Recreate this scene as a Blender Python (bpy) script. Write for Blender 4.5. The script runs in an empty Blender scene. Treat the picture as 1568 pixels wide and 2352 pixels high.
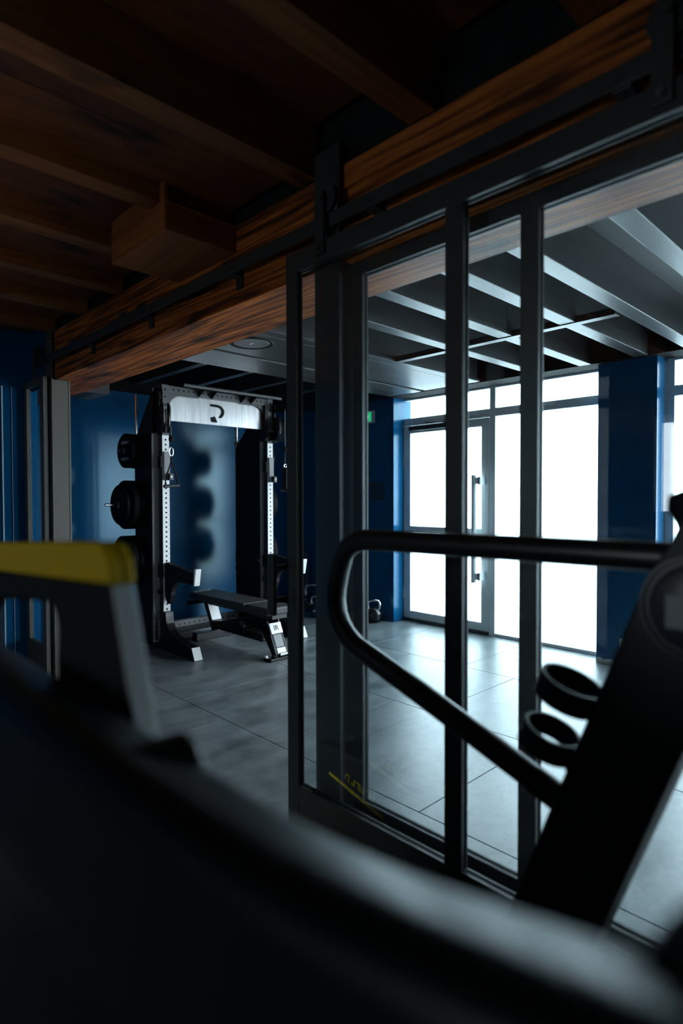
import bpy, bmesh, math, random
from mathutils import Vector, Matrix
random.seed(7)
S = bpy.context.scene
COL = S.collection

# ------------------------------------------------------------------ camera
cam = bpy.data.cameras.new('camera')
cam.sensor_fit = 'HORIZONTAL'
cam.sensor_width = 24.0
cam.lens = 24.0 * 1370.1 / 1568.0
cam.clip_start = 0.02
cam.dof.use_dof = True
cam.dof.focus_distance = 3.5
cam.dof.aperture_fstop = 1.5
camo = bpy.data.objects.new('camera', cam)
COL.objects.link(camo)
pitch, yaw, roll = 0.0232873, 0.8011591, 0.0022223
up0 = Vector((0, 0, 1))
lvl = Vector((-math.sin(yaw), math.cos(yaw), 0))
rt = Vector((math.cos(yaw), math.sin(yaw), 0))
fwd = lvl * math.cos(pitch) - up0 * math.sin(pitch)
upv = up0 * math.cos(pitch) + lvl * math.sin(pitch)
r2 = rt * math.cos(roll) - upv * math.sin(roll)
u2 = rt * math.sin(roll) + upv * math.cos(roll)
M = Matrix((r2, u2, -fwd)).transposed().to_4x4()
M.translation = Vector((0, 0, 1.3))
camo.matrix_world = M
S.camera = camo

# ------------------------------------------------------------------ sky, exposure
w = bpy.data.worlds.new('overcast_sky')
S.world = w
w.use_nodes = True
bg = w.node_tree.nodes['Background']
bg.inputs[0].default_value = (0.80, 0.94, 1.0, 1)
bg.inputs[1].default_value = 13.0
S.view_settings.view_transform = 'Standard'
S.view_settings.look = 'None'
S.view_settings.gamma = 1.0
S.view_settings.use_curve_mapping = False
S.view_settings.exposure = 0.0
S.cycles.use_denoising = True
S.cycles.max_bounces = 7
S.cycles.use_adaptive_sampling = True
S.cycles.adaptive_threshold = 0.02
S.cycles.transparent_max_bounces = 24


def portal(loc, rot, sx, sy):
    l = bpy.data.lights.new('window_daylight', 'AREA')
    l.shape = 'RECTANGLE'
    l.size, l.size_y = sx, sy
    l.cycles.is_portal = True
    o = bpy.data.objects.new('window_daylight', l)
    COL.objects.link(o)
    o.location = loc
    o.rotation_euler = rot


# daylight enters through the window openings (portals only guide the sky light)
portal((-3.07, 5.02, 1.17), (math.radians(-90), 0, 0), 2.2, 2.34)
portal((-0.33, 5.02, 1.17), (math.radians(-90), 0, 0), 2.4, 2.34)
portal((2.15, 5.02, 1.17), (math.radians(-90), 0, 0), 1.6, 2.34)
portal((-1.48, -2.72, 1.45), (math.radians(90), 0, 0), 0.7, 1.1)  # opening of the added rear window


# ------------------------------------------------------------------ materials
MAT = {}


def mat(name, col, rough=0.5, metal=0.0, spec=0.5, noise=None, bump=None, emit=None, coat=0.0, rnoise=None):
    m = bpy.data.materials.new(name)
    m.use_nodes = True
    nt = m.node_tree
    b = nt.nodes['Principled BSDF']
    b.inputs['Base Color'].default_value = (*col, 1)
    b.inputs['Roughness'].default_value = rough
    b.inputs['Metallic'].default_value = metal
    b.inputs['Specular IOR Level'].default_value = spec
    b.inputs['Coat Weight'].default_value = coat
    if emit:
        b.inputs['Emission Color'].default_value = (*emit[0], 1)
        b.inputs['Emission Strength'].default_value = emit[1]
    if noise or bump or rnoise:
        tc = nt.nodes.new('ShaderNodeTexCoord')
        mp = nt.nodes.new('ShaderNodeMapping')
        nt.links.new(tc.outputs['Object'], mp.inputs[0])
    if noise:
        scale, col2, stretch = noise
        mp.inputs['Scale'].default_value = stretch
        n = nt.nodes.new('ShaderNodeTexNoise')
        n.inputs['Scale'].default_value = scale
        n.inputs['Detail'].default_value = 7
        n.inputs['Roughness'].default_value = 0.65
        nt.links.new(mp.outputs[0], n.inputs['Vector'])
        cr = nt.nodes.new('ShaderNodeValToRGB')
        cr.color_ramp.elements[0].position = 0.32
        cr.color_ramp.elements[1].position = 0.7
        cr.color_ramp.elements[0].color = (*col, 1)
        cr.color_ramp.elements[1].color = (*col2, 1)
        nt.links.new(n.outputs['Fac'], cr.inputs[0])
        nt.links.new(cr.outputs[0], b.inputs['Base Color'])
        if rnoise:
            mr = nt.nodes.new('ShaderNodeMapRange')
            mr.inputs[3].default_value, mr.inputs[4].default_value = rnoise
            nt.links.new(n.outputs['Fac'], mr.inputs[0])
            nt.links.new(mr.outputs[0], b.inputs['Roughness'])
    if bump:
        n2 = nt.nodes.new('ShaderNodeTexNoise')
        n2.inputs['Scale'].default_value = bump[0]
        n2.inputs['Detail'].default_value = 4
        nt.links.new(tc.outputs['Object'], n2.inputs['Vector'])
        bp = nt.nodes.new('ShaderNodeBump')
        bp.inputs['Strength'].default_value = bump[1]
        bp.inputs['Distance'].default_value = 0.01
        nt.links.new(n2.outputs['Fac'], bp.inputs['Height'])
        nt.links.new(bp.outputs[0], b.inputs['Normal'])
    MAT[name] = m
    return m


def wood(name, axis, dark, mid, light, scale=9.0, rough=0.55, knots=True):
    """stained timber, grain running along the given axis"""
    m = bpy.data.materials.new(name)
    m.use_nodes = True
    nt = m.node_tree
    L = nt.links
    b = nt.nodes['Principled BSDF']
    b.inputs['Roughness'].default_value = rough
    b.inputs['Specular IOR Level'].default_value = 0.35
    tc = nt.nodes.new('ShaderNodeTexCoord')
    mp = nt.nodes.new('ShaderNodeMapping')
    sc = [1, 1, 1]
    sc[axis] = 0.05
    mp.inputs['Scale'].default_value = sc
    L.new(tc.outputs['Object'], mp.inputs[0])
    # large warping for cathedral grain
    n1 = nt.nodes.new('ShaderNodeTexNoise')
    n1.inputs['Scale'].default_value = 5.0
    n1.inputs['Detail'].default_value = 3
    L.new(mp.outputs[0], n1.inputs['Vector'])
    mul = nt.nodes.new('ShaderNodeMath')
    mul.operation = 'MULTIPLY'
    mul.inputs[1].default_value = scale * 1.6
    L.new(n1.outputs['Fac'], mul.inputs[0])
    sn = nt.nodes.new('ShaderNodeMath')
    sn.operation = 'PINGPONG'
    sn.inputs[1].default_value = 0.5
    L.new(mul.outputs[0], sn.inputs[0])
    n2 = nt.nodes.new('ShaderNodeTexNoise')
    n2.inputs['Scale'].default_value = 60
    n2.inputs['Detail'].default_value = 5
    L.new(mp.outputs[0], n2.inputs['Vector'])
    ad = nt.nodes.new('ShaderNodeMath')
    ad.operation = 'ADD'
    L.new(sn.outputs[0], ad.inputs[0])
    L.new(n2.outputs['Fac'], ad.inputs[1])
    cr = nt.nodes.new('ShaderNodeValToRGB')
    e = cr.color_ramp.elements
    e[0].position, e[0].color = 0.42, (*dark, 1)
    e[1].position, e[1].color = 1.0, (*light, 1)
    x = e.new(0.72)
    x.color = (*mid, 1)
    L.new(ad.outputs[0], cr.inputs[0])
    last = cr.outputs[0]
    if knots:
        mp3 = nt.nodes.new('ShaderNodeMapping')
        s3 = [1, 1, 1]
        s3[axis] = 0.35
        mp3.inputs['Scale'].default_value = s3
        L.new(tc.outputs['Object'], mp3.inputs[0])
        n3 = nt.nodes.new('ShaderNodeTexNoise')
        n3.inputs['Scale'].default_value = 7
        n3.inputs['Detail'].default_value = 3
        L.new(mp3.outputs[0], n3.inputs['Vector'])
        c3 = nt.nodes.new('ShaderNodeValToRGB')
        c3.color_ramp.elements[0].position = 0.30
        c3.color_ramp.elements[0].color = (0.12, 0.10, 0.09, 1)
        c3.color_ramp.elements[1].position = 0.42
        c3.color_ramp.elements[1].color = (1, 1, 1, 1)
        L.new(n3.outputs['Fac'], c3.inputs[0])
        mx = nt.nodes.new('ShaderNodeMix')
        mx.data_type = 'RGBA'
        mx.blend_type = 'MULTIPLY'
        mx.inputs[0].default_value = 1.0
        L.new(last, mx.inputs[6])
        L.new(c3.outputs[0], mx.inputs[7])
        last = mx.outputs[2]
    L.new(last, b.inputs['Base Color'])
    bp = nt.nodes.new('ShaderNodeBump')
    bp.inputs['Strength'].default_value = 0.25
    bp.inputs['Distance'].default_value = 0.004
    L.new(ad.outputs[0], bp.inputs['Height'])
    L.new(bp.outputs[0], b.inputs['Normal'])
    MAT[name] = m


def glass(name, tint=(0.93, 0.97, 0.98), ior=1.75):
    m = bpy.data.materials.new(name)
    m.use_nodes = True
    nt = m.node_tree
    nt.nodes.clear()
    o = nt.nodes.new('ShaderNodeOutputMaterial')
    t = nt.nodes.new('ShaderNodeBsdfTransparent')
    t.inputs[0].default_value = (*tint, 1)
    g = nt.nodes.new('ShaderNodeBsdfGlossy')
    g.inputs['Roughness'].default_value = 0.0
    f = nt.nodes.new('ShaderNodeFresnel')
    f.inputs[0].default_value = ior
    mx = nt.nodes.new('ShaderNodeMixShader')
    # the pane is one thin sheet: it mirrors on its front faces only
    ge = nt.nodes.new('ShaderNodeNewGeometry')
    sub = nt.nodes.new('ShaderNodeMath')
    sub.operation = 'SUBTRACT'
    sub.use_clamp = True
    nt.links.new(f.outputs[0], sub.inputs[0])
    nt.links.new(ge.outputs['Backfacing'], sub.inputs[1])
    nt.links.new(sub.outputs[0], mx.inputs[0])
    nt.links.new(t.outputs[0], mx.inputs[1])
    nt.links.new(g.outputs[0], mx.inputs[2])
    nt.links.new(mx.outputs[0], o.inputs[0])
    MAT[name] = m


mat('steel_black', (0.028, 0.032, 0.034), 0.42, 0.0, 0.5, bump=(120, 0.03))
mat('steel_charcoal', (0.035, 0.037, 0.037), 0.38, 0.0, 0.5, bump=(160, 0.03))
mat('column_paint', (0.085, 0.078, 0.066), 0.5)
mat('black_gloss', (0.006, 0.006, 0.007), 0.22)
mat('black_matte', (0.005, 0.006, 0.007), 0.5, 0.0, 0.35)
mat('rubber', (0.004, 0.004, 0.005), 0.7, 0.0, 0.2)
mat('tube_black', (0.012, 0.013, 0.015), 0.38)
mat('shroud', (0.003, 0.004, 0.005), 0.36, 0.0, 0.12)
mat('yellow', (0.46, 0.30, 0.0), 0.55, 0.0, 0.2)
mat('chrome', (0.75, 0.76, 0.78), 0.18, 1.0)
mat('brushed', (0.30, 0.31, 0.32), 0.30, 1.0, noise=(14, (0.20, 0.21, 0.22), (1, 0.15, 3)))
mat('plate_light', (0.84, 0.85, 0.86), 0.45)
mat('rack_mid', (0.075, 0.08, 0.085), 0.5)
mat('sign_steel', (0.46, 0.47, 0.48), 0.28, 1.0, noise=(10, (0.30, 0.31, 0.32), (1, 3, 0.3)))
mat('rack_grey', (0.20, 0.21, 0.22), 0.5)
mat('tower_grey', (0.30, 0.32, 0.34), 0.45)
mat('rack_dark', (0.022, 0.028, 0.036), 0.4)
mat('alu_frame', (0.74, 0.79, 0.80), 0.42, 0.0, 0.5)
mat('white_plastic', (0.8, 0.82, 0.84), 0.4)
mat('paper', (0.92, 0.93, 0.94), 0.8)
mat('bare_plaster', (0.62, 0.62, 0.60), 0.9, noise=(40, (0.75, 0.75, 0.73), (1, 1, 1)))
mat('blue_paint', (0.003, 0.075, 0.19), 0.20, 0.0, 0.5, noise=(3.0, (0.003, 0.088, 0.22), (1, 1, 1)), bump=(55, 0.012))
MAT['blue_paint'].node_tree.nodes['Principled BSDF'].inputs['Specular Tint'].default_value = (0.55, 0.85, 1.0, 1)
mat('dark_wall', (0.008, 0.008, 0.009), 0.8, 0.0, 0.2)
mat('grey_timber', (0.022, 0.026, 0.027), 0.38, 0.0, 0.85, noise=(5, (0.036, 0.041, 0.042), (3, 0.35, 3)), bump=(70, 0.05))
mat('dark_deck', (0.035, 0.039, 0.042), 0.5, 0.0, 0.6, noise=(4, (0.048, 0.053, 0.056), (2, 0.3, 2)))
mat('grout', (0.012, 0.013, 0.014), 0.9)
mat('speaker_grille', (0.11, 0.115, 0.12), 0.5)
mat('pad_vinyl', (0.030, 0.032, 0.034), 0.48, bump=(220, 0.08))
mat('print_white', (0.75, 0.76, 0.78), 0.6)
mat('print_dark', (0.006, 0.008, 0.010), 0.6, 0.0, 0.1)
mat('edge_lit_grey', (0.42, 0.46, 0.47), 0.5)
mat('yellow_print', (0.85, 0.66, 0.01), 0.6)
mat('red_plastic', (0.35, 0.03, 0.015), 0.5)
mat('exit_green', (0.0, 0.25, 0.08), 0.4, emit=((0.05, 0.9, 0.35), 0.6))
mat('exit_lamp', (0.9, 1.0, 0.92), 0.4, emit=((0.85, 1.0, 0.9), 3.0))
mat('rope', (0.30, 0.24, 0.15), 0.9)
mat('paving', (0.62, 0.63, 0.63), 0.85)
mat('green_plastic', (0.03, 0.14, 0.12), 0.5)
mat('pale_blue_strip', (0.55, 0.72, 0.85), 0.45)
# floor tiles
mat('tile', (0.060, 0.074, 0.080), 0.36, 0.0, 0.5, noise=(4.0, (0.185, 0.210, 0.222), (1.4, 0.8, 1)), bump=(26, 0.08), rnoise=(0.26, 0.44))
wood('beam_wood', 0, (0.055, 0.012, 0.0015), (0.25, 0.060, 0.008), (0.50, 0.145, 0.026), 10, 0.5)
wood('joist_wood', 1, (0.17, 0.048, 0.008), (0.21, 0.062, 0.011), (0.27, 0.086, 0.018), 5)
wood('deck_wood', 1, (0.12, 0.030, 0.006), (0.15, 0.038, 0.008), (0.19, 0.052, 0.012), 4)
wood('box_wood', 0, (0.19, 0.050, 0.010), (0.24, 0.066, 0.014), (0.30, 0.09, 0.02), 4, knots=False)
glass('glass')
glass('window_glass', (0.98, 0.99, 1.0))


# ------------------------------------------------------------------ helpers
class MB:
    def __init__(s):
        s.v, s.f = [], []

    def add(s, vs, fs):
        k = len(s.v)
        s.v += [tuple(p) for p in vs]
        s.f += [tuple(i + k for i in f) for f in fs]
        return s

    def box(s, x0, x1, y0, y1, z0, z1):
        v = [(x, y, z) for z in (z0, z1) for y in (y0, y1) for x in (x0, x1)]
        return s.add(v, [(0, 2, 3, 1), (4, 5, 7, 6), (0, 1, 5, 4), (2, 6, 7, 3), (0, 4, 6, 2), (1, 3, 7, 5)])

    def prism(s, pts, ax, a, b):
        """pts 2-D outline, extruded along axis ax from a to b; for ax=1 pts are (x,z); ax=0 (y,z); ax=2 (x,y)"""
        def P(p, t):
            return {0: (t, p[0], p[1]), 1: (p[0], t, p[1]), 2: (p[0], p[1], t)}[ax]
        n = len(pts)
        v = [P(p, a) for p in pts] + [P(p, b) for p in pts]
        f = [tuple(range(n)), tuple(range(2 * n - 1, n - 1, -1))]
        f += [(i, i + n, (i + 1) % n + n, (i + 1) % n) for i in range(n)]
        return s.add(v, f)

    def hexa(s, p8):
        return s.add(p8, [(0, 2, 3, 1), (4, 5, 7, 6), (0, 1, 5, 4), (2, 6, 7, 3), (0, 4, 6, 2), (1, 3, 7, 5)])

    def cyl(s, p0, p1, r, n=20, r1=None, cap=True):
        p0, p1 = Vector(p0), Vector(p1)
        r1 = r if r1 is None else r1
        d = (p1 - p0).normalized()
        a = d.orthogonal().normalized()
        b = d.cross(a)
        v = []
        for p, q in ((p0, r), (p1, r1)):
            v += [p + (a * math.cos(t) + b * math.sin(t)) * q for t in [2 * math.pi * i / n for i in range(n)]]
        f = [(i, (i + 1) % n, (i + 1) % n + n, i + n) for i in range(n)]
        if cap:
            f += [tuple(range(n - 1, -1, -1)), tuple(range(n, 2 * n))]
        return s.add(v, f)

    def tube(s, path, r, n=16, closed=False):
        pts = [Vector(p) for p in path]
        m = len(pts)
        rs = r if isinstance(r, (list, tuple)) else [r] * m
        prev = None
        k = len(s.v)
        for i, p in enumerate(pts):
            if closed:
                d = (pts[(i + 1) % m] - pts[i - 1]).normalized()
            else:
                d = (pts[min(i + 1, m - 1)] - pts[max(i - 1, 0)]).normalized()
            if prev is None:
                a = d.orthogonal().normalized()
            else:
                a = (prev - d * prev.dot(d)).normalized()
            prev = a
            b = d.cross(a)
            s.v += [tuple(p + (a * math.cos(2 * math.pi * j / n) + b * math.sin(2 * math.pi * j / n)) * rs[i]) for j in range(n)]
        for i in range(m if closed else m - 1):
            i2 = (i + 1) % m
            s.f += [(k + i * n + j, k + i * n + (j + 1) % n, k + i2 * n + (j + 1) % n, k + i2 * n + j) for j in range(n)]
        if not closed:
            s.f += [tuple(k + j for j in range(n - 1, -1, -1)), tuple(k + (m - 1) * n + j for j in range(n))]
        return s

    def lathe(s, prof, c, axis=(0, 0, 1), n=32):
        """prof: (radius, height) along axis, closed into a ring if the first and last radius are > 0"""
        c, d = Vector(c), Vector(axis).normalized()
        a = d.orthogonal().normalized()
        b = d.cross(a)
        k = len(s.v)
        for (r, h) in prof:
            s.v += [tuple(c + d * h + (a * math.cos(2 * math.pi * j / n) + b * math.sin(2 * math.pi * j / n)) * r) for j in range(n)]
        for i in range(len(prof) - 1):
            s.f += [(k + i * n + j, k + i * n + (j + 1) % n, k + (i + 1) * n + (j + 1) % n, k + (i + 1) * n + j) for j in range(n)]
        return s

    def build(s, name, m, parent=None, bevel=0.0, smooth=False, seg=2):
        me = bpy.data.meshes.new(name)
        me.from_pydata(s.v, [], s.f)
        bm = bmesh.new()
        bm.from_mesh(me)
        bmesh.ops.recalc_face_normals(bm, faces=bm.faces)
        bm.to_mesh(me)
        bm.free()
        me.materials.append(MAT[m])
        if smooth:
            for p in me.polygons:
                p.use_smooth = True
            me.set_sharp_from_angle(angle=math.radians(40))
        o = bpy.data.objects.new(name, me)
        COL.objects.link(o)
        if parent is not None:
            o.parent = parent
            q = parent
            loc = Vector((0, 0, 0))
            while q is not None:
                loc += q.location
                q = q.parent
            o.location = -loc
        if bevel:
            md = o.modifiers.new('bevel', 'BEVEL')
            md.width = bevel
            md.segments = seg
            md.limit_method = 'ANGLE'
        return o


def box(name, m, parent, x0, x1, y0, y1, z0, z1, bevel=0.0):
    return MB().box(x0, x1, y0, y1, z0, z1).build(name, m, parent, bevel)


def thing(name, label, cat, loc, group=None):
    o = bpy.data.objects.new(name, None)
    o.empty_display_size = 0.1
    COL.objects.link(o)
    o.location = loc
    o['label'] = label
    o['category'] = cat
    if group:
        o['group'] = group
    return o


def tag(o, label, cat, group=None):
    o['label'] = label
    o['category'] = cat
    if group:
        o['group'] = group
    return o


def struct(name, loc=(0, 0, 0)):
    o = bpy.data.objects.new(name, None)
    o.empty_display_size = 0.1
    COL.objects.link(o)
    o.location = loc
    o['kind'] = 'structure'
    return o


def sbox(name, m, *b):
    o = box(name, m, None, *b)
    o['kind'] = 'structure'
    return o


def arc(cx, cz, r, a0, a1, n):
    return [(cx + r * math.cos(math.radians(a0 + (a1 - a0) * i / n)), cz + r * math.sin(math.radians(a0 + (a1 - a0) * i / n))) for i in range(n + 1)]


def text_mesh(name, txt, m, parent, origin, ux, uy, size, depth=0.0006):
    """flat lettering as a mesh lying in the plane spanned by ux, uy"""
    cu = bpy.data.curves.new(name, 'FONT')
    cu.body = txt
    cu.size = size
    cu.align_x = 'CENTER'
    cu.align_y = 'CENTER'
    cu.extrude = depth
    to = bpy.data.objects.new(name, cu)
    COL.objects.link(to)
    bpy.context.view_layer.update()
    me = bpy.data.meshes.new_from_object(to)
    bpy.data.objects.remove(to)
    ux, uy, origin = Vector(ux).normalized(), Vector(uy).normalized(), Vector(origin)
    uz = ux.cross(uy)
    for v in me.vertices:
        v.co = origin + ux * v.co.x + uy * v.co.y + uz * v.co.z
    me.materials.clear()
    me.materials.append(MAT[m])
    o = bpy.data.objects.new(name, me)
    COL.objects.link(o)
    if parent:
        o.parent = parent
        loc = Vector((0, 0, 0))
        q = parent
        while q is not None:
            loc += q.location
            q = q.parent
        o.location = -loc
    return o


def marks(name, m, parent, origin, ux, uy, size, n):
    """a line of worn print too small to read: short upright strokes and bars"""
    ux, uy, origin = Vector(ux).normalized(), Vector(uy).normalized(), Vector(origin)
    uz = ux.cross(uy)
    mb = MB()
    wch = size * 0.62
    for i in range(n):
        c = origin + ux * ((i - (n - 1) / 2) * wch * 1.12)
        strokes = [(-0.5, -0.28, -0.5, 0.5)]
        if i % 3 != 1:
            strokes.append((0.28, 0.5, -0.5, 0.5))
        strokes.append((-0.28, 0.28, 0.30, 0.5) if i % 2 else (-0.28, 0.28, -0.5, -0.30))
        if i % 4 == 2:
            strokes.append((-0.28, 0.28, -0.1, 0.1))
        for a, b, p, q in strokes:
            vs = [c + ux * (x * wch) + uy * (y * size * 0.72) + uz * d for d in (-0.0002, 0.0006) for y in (p, q) for x in (a, b)]
            mb.hexa(vs)
    return mb.build(name, m, parent)


# ------------------------------------------------------------------ floor
fl = struct('floor')
MB().box(-5.95, 3.45, -2.85, 5.1, -0.12, -0.006).build('subfloor', 'grout', fl)
TS = 0.965
rows = []
y0 = 1.925 - 5 * TS
offs = {0: -2.6, 1: -2.2, 2: -2.8, 3: -2.35, 4: -2.972, 5: -2.497, 6: -2.200, 7: -3.612, 8: -2.9}
tile_mesh = None
for r in range(9):
    ya = y0 + r * TS
    yb = min(ya + TS, 5.05)
    if yb - ya < 0.05:
        continue
    x = offs[r] - math.ceil((offs[r] + 5.9) / TS) * TS
    while x < 3.4:
        xa, xb = max(x, -5.9), min(x + TS, 3.4)
        if xb - xa > 0.03:
            g = 0.0022
            MB().box(xa + g, xb - g, ya + g, yb - g, -0.008, 0.0).build('tile', 'tile', fl, 0.0012)
        x += TS

# ------------------------------------------------------------------ walls
sbox('wall_left', 'blue_paint', -5.9, -5.7, 1.47, 4.95, 0, 2.75)
sbox('wall_near_left', 'blue_paint', -5.05, -4.83, -2.8, 1.47, 0, 2.75)
sbox('wall_right', 'dark_wall', 3.2, 3.4, -2.8, 5.1, 0, 2.9)
wb = struct('wall_back')
for b in ((-5.05, -1.83, -2.8, -2.65, 0, 2.9), (-1.13, 3.2, -2.8, -2.65, 0, 2.9), (-1.83, -1.13, -2.8, -2.65, 0, 1.05), (-1.83, -1.13, -2.8, -2.65, 2.0, 2.9)):
    box('wall_section', 'dark_wall', wb, *b)
wf = struct('wall_far')
# blue wall left of the entrance door, piers between windows, and lintel over them
box('wall_section', 'blue_paint', wf, -5.7, -4.09, 4.72, 5.0, 0, 2.34)
pier = box('pier', 'blue_paint', wf, -1.97, -1.54, 4.71, 5.0, 0.035, 2.34)
m = MB()
# ragged unpainted plaster at the foot of the pier
xs = [-1.972 + 0.434 * i / 14 for i in range(15)]
prof = [(-1.972, 0.0)] + [(xx, 0.040 + 0.012 * math.sin(i * 2.3) + random.uniform(-.006, .006)) for i, xx in enumerate(xs)] + [(-1.538, 0.0)]
m.prism(prof, 1, 4.7085, 5.0)
m.build('bare_plaster_foot', 'bare_plaster', pier)
box('pier', 'blue_paint', wf, 0.90, 1.35, 4.71, 5.0, 0, 2.34)
box('pier', 'blue_paint', wf, 2.95, 3.2, 4.71, 5.0, 0, 2.34)
box('lintel', 'dark_wall', wf, -5.7, 3.2, 4.66, 5.0, 2.34, 2.75)
# infill above the big beam, side closures
sbox('wall_infill', 'dark_wall', -5.9, 3.2, 1.50, 1.80, 2.465, 2.9)
sbox('wall_partition', 'blue_paint', -5.05, -4.50, 1.462, 1.4725, 2.10, 2.75)
sbox('wall_return', 'blue_paint', -5.9, -4.84, 1.474, 1.50, 0, 2.128)
sbox('wall_infill_left', 'dark_wall', -5.9, -5.05, 1.40, 1.47, 0, 2.9)

# ------------------------------------------------------------------ ceiling of the front room
ce = struct('ceiling')
box('deck', 'dark_wall', ce, -5.05, 3.2, -2.8, 1.5, 2.80, 2.9)
JX = [(-5.0, -4.88), (-4.45, -4.35), (-3.88, -3.78), (-3.37, -3.27), (-2.84, -2.74), (-2.29, -2.20), (-1.74, -1.645), (-1.21, -1.11), (-0.67, -0.57), (-0.14, -0.04), (0.39, 0.49), (0.92, 1.02), (1.45, 1.55), (1.98, 2.08), (2.5, 2.6)]
for i, (a, b) in enumerate(JX):
    box('joist', 'joist_wood', ce, a, b, -2.65, 1.472, 2.465, 2.80, 0.003)
for i in range(len(JX) - 1):
    a, b = JX[i][1], JX[i + 1][0]
    z = 2.535 if b < -1.6 else 2.66
    # two boards per bay with a shadow gap
    mid = (a + b) / 2 + 0.03
    box('deck_board', 'deck_wood', ce, a, mid - 0.0015, -2.65, 1.472, z, z + 0.03, 0.002)
    box('deck_board', 'deck_wood', ce, mid + 0.0015, b, -2.65, 1.472, z, z + 0.03, 0.002)

# ------------------------------------------------------------------ ceiling of the training room
cf = struct('ceiling_far')
box('deck', 'dark_deck', cf, -5.9, 3.4, 1.80, 5.0, 2.60, 2.7)
for a in (-2.52, -2.10, -1.685, -1.343, -0.918, -0.50, -0.08, 0.34, 0.76, 1.18, 1.60, 2.02, 2.44, 2.86):
    box('joist', 'grey_timber', cf, a, a + 0.095, 1.815, 4.66, 2.34, 2.60, 0.003)
for a, b in ((-3.60, -3.092), (-3.088, -2.99)):
    box('soffit_board', 'grey_timber', cf, a, b, 1.815, 4.62, 2.34, 2.36, 0.001)
box('soffit_box', 'grey_timber', cf, -3.59, -3.0, 1.815, 4.60, 2.361, 2.6)
box('soffit_board', 'grey_timber', cf, -4.07, -3.66, 1.815, 4.64, 2.34, 2.6, 0.003)
box('bridging_batten', 'grey_timber', cf, -2.988, -1.36, 3.47, 3.53, 2.335, 2.375, 0.002)
for y in (2.15, 2.62, 3.10, 3.60, 4.1):
    box('cross_batten', 'grey_timber', cf, -5.7, -4.07, y, y + 0.07, 2.42, 2.6, 0.002)
box('ceiling_trim', 'dark_wall', cf, -5.7, -5.62, 1.815, 4.72, 2.345, 2.6)

# round flush speaker
sp = thing('ceiling_speaker', 'round grey speaker set flush into the ceiling soffit behind the beam', 'speaker', (-3.31, 2.37, 2.34))
MB().lathe([(0.0, -0.004), (0.118, -0.004), (0.120, 0.0), (0.0, 0.0)], (-3.31, 2.37, 2.34), n=48).build('grille', 'speaker_grille', sp, smooth=True)
MB().lathe([(0.128, 0.0), (0.128, -0.005), (0.145, -0.006), (0.150, 0.0)], (-3.31, 2.37, 2.34), n=48).build('bezel', 'dark_wall', sp, smooth=True)
box('badge', 'white_plastic', sp, -3.33, -3.29, 2.365, 2.375, 2.3345, 2.336)

# grey duct box hanging beside the blue wall
db = thing('air_unit', 'grey box shaped air unit under the ceiling behind the left end of the beam', 'air conditioner', (-5.45, 2.1, 2.22))
box('casing', 'rack_grey', db, -5.68, -5.25, 1.84, 2.225, 2.225, 2.33, 0.006)
box('outlet_flap', 'rack_dark', db, -5.62, -5.30, 1.95, 2.10, 2.219, 2.2245, 0.0)
box('end_cap', 'steel_charcoal', db, -5.67, -5.26, 2.226, 2.232, 2.235, 2.32, 0.001)

# ------------------------------------------------------------------ beam
bmthing = thing('ceiling_beam', 'large stained timber beam above the glass sliding doors', 'beam', (-1.2, 1.64, 2.129))
box('timber', 'beam_wood', bmthing, -5.7, 3.2, 1.473, 1.815, 2.129, 2.465, 0.004)
bx = thing('wooden_box', 'short boxed in timber block projecting from the beam under the joists', 'wooden box', (-2.4, 1.3, 2.35))
box('bottom_board', 'box_wood', bx, -2.65, -2.16, 1.14, 1.472, 2.348, 2.362, 0.0015)
box('front_board', 'box_wood', bx, -2.65, -2.16, 1.14, 1.154, 2.363, 2.464, 0.0015)
for a, b in ((-2.65, -2.2915), (-2.1985, -2.16)):
    box('front_board', 'box_wood', bx, a, b, 1.14, 1.154, 2.4645, 2.534, 0.001)
for a in (-2.65, -2.174):
    box('side_board', 'joist_wood', bx, a, a + 0.014, 1.1545, 1.472, 2.363, 2.464, 0.0015)

# ------------------------------------------------------------------ steel columns


def column(x0, x1, label, m, top):
    t = thing('steel_column', label, 'column', ((x0 + x1) / 2, 1.50, 0))
    box('front_flange', m, t, x0, x1, 1.446, 1.458, 0, top, 0.002)
    box('rear_flange', m, t, x0, x1, 1.558, 1.572, 0, 2.128, 0.002)
    mb = MB().box(x0 + 0.075, x1 - 0.002, 1.459, 1.557, 0, 2.128)
    mb.build('web', m, t, 0.001)
    box('base_plate', m, t, x0 - 0.01, x1 + 0.0, 1.4395, 1.58, 0.0, 0.004, 0.001)
    return t


column(-1.63, -1.502, 'black steel column behind the left stile of the big sliding door', 'steel_black', 2.53)
column(-4.50, -4.372, 'grey painted steel column at the far left end of the beam', 'column_paint', 2.53)

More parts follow.
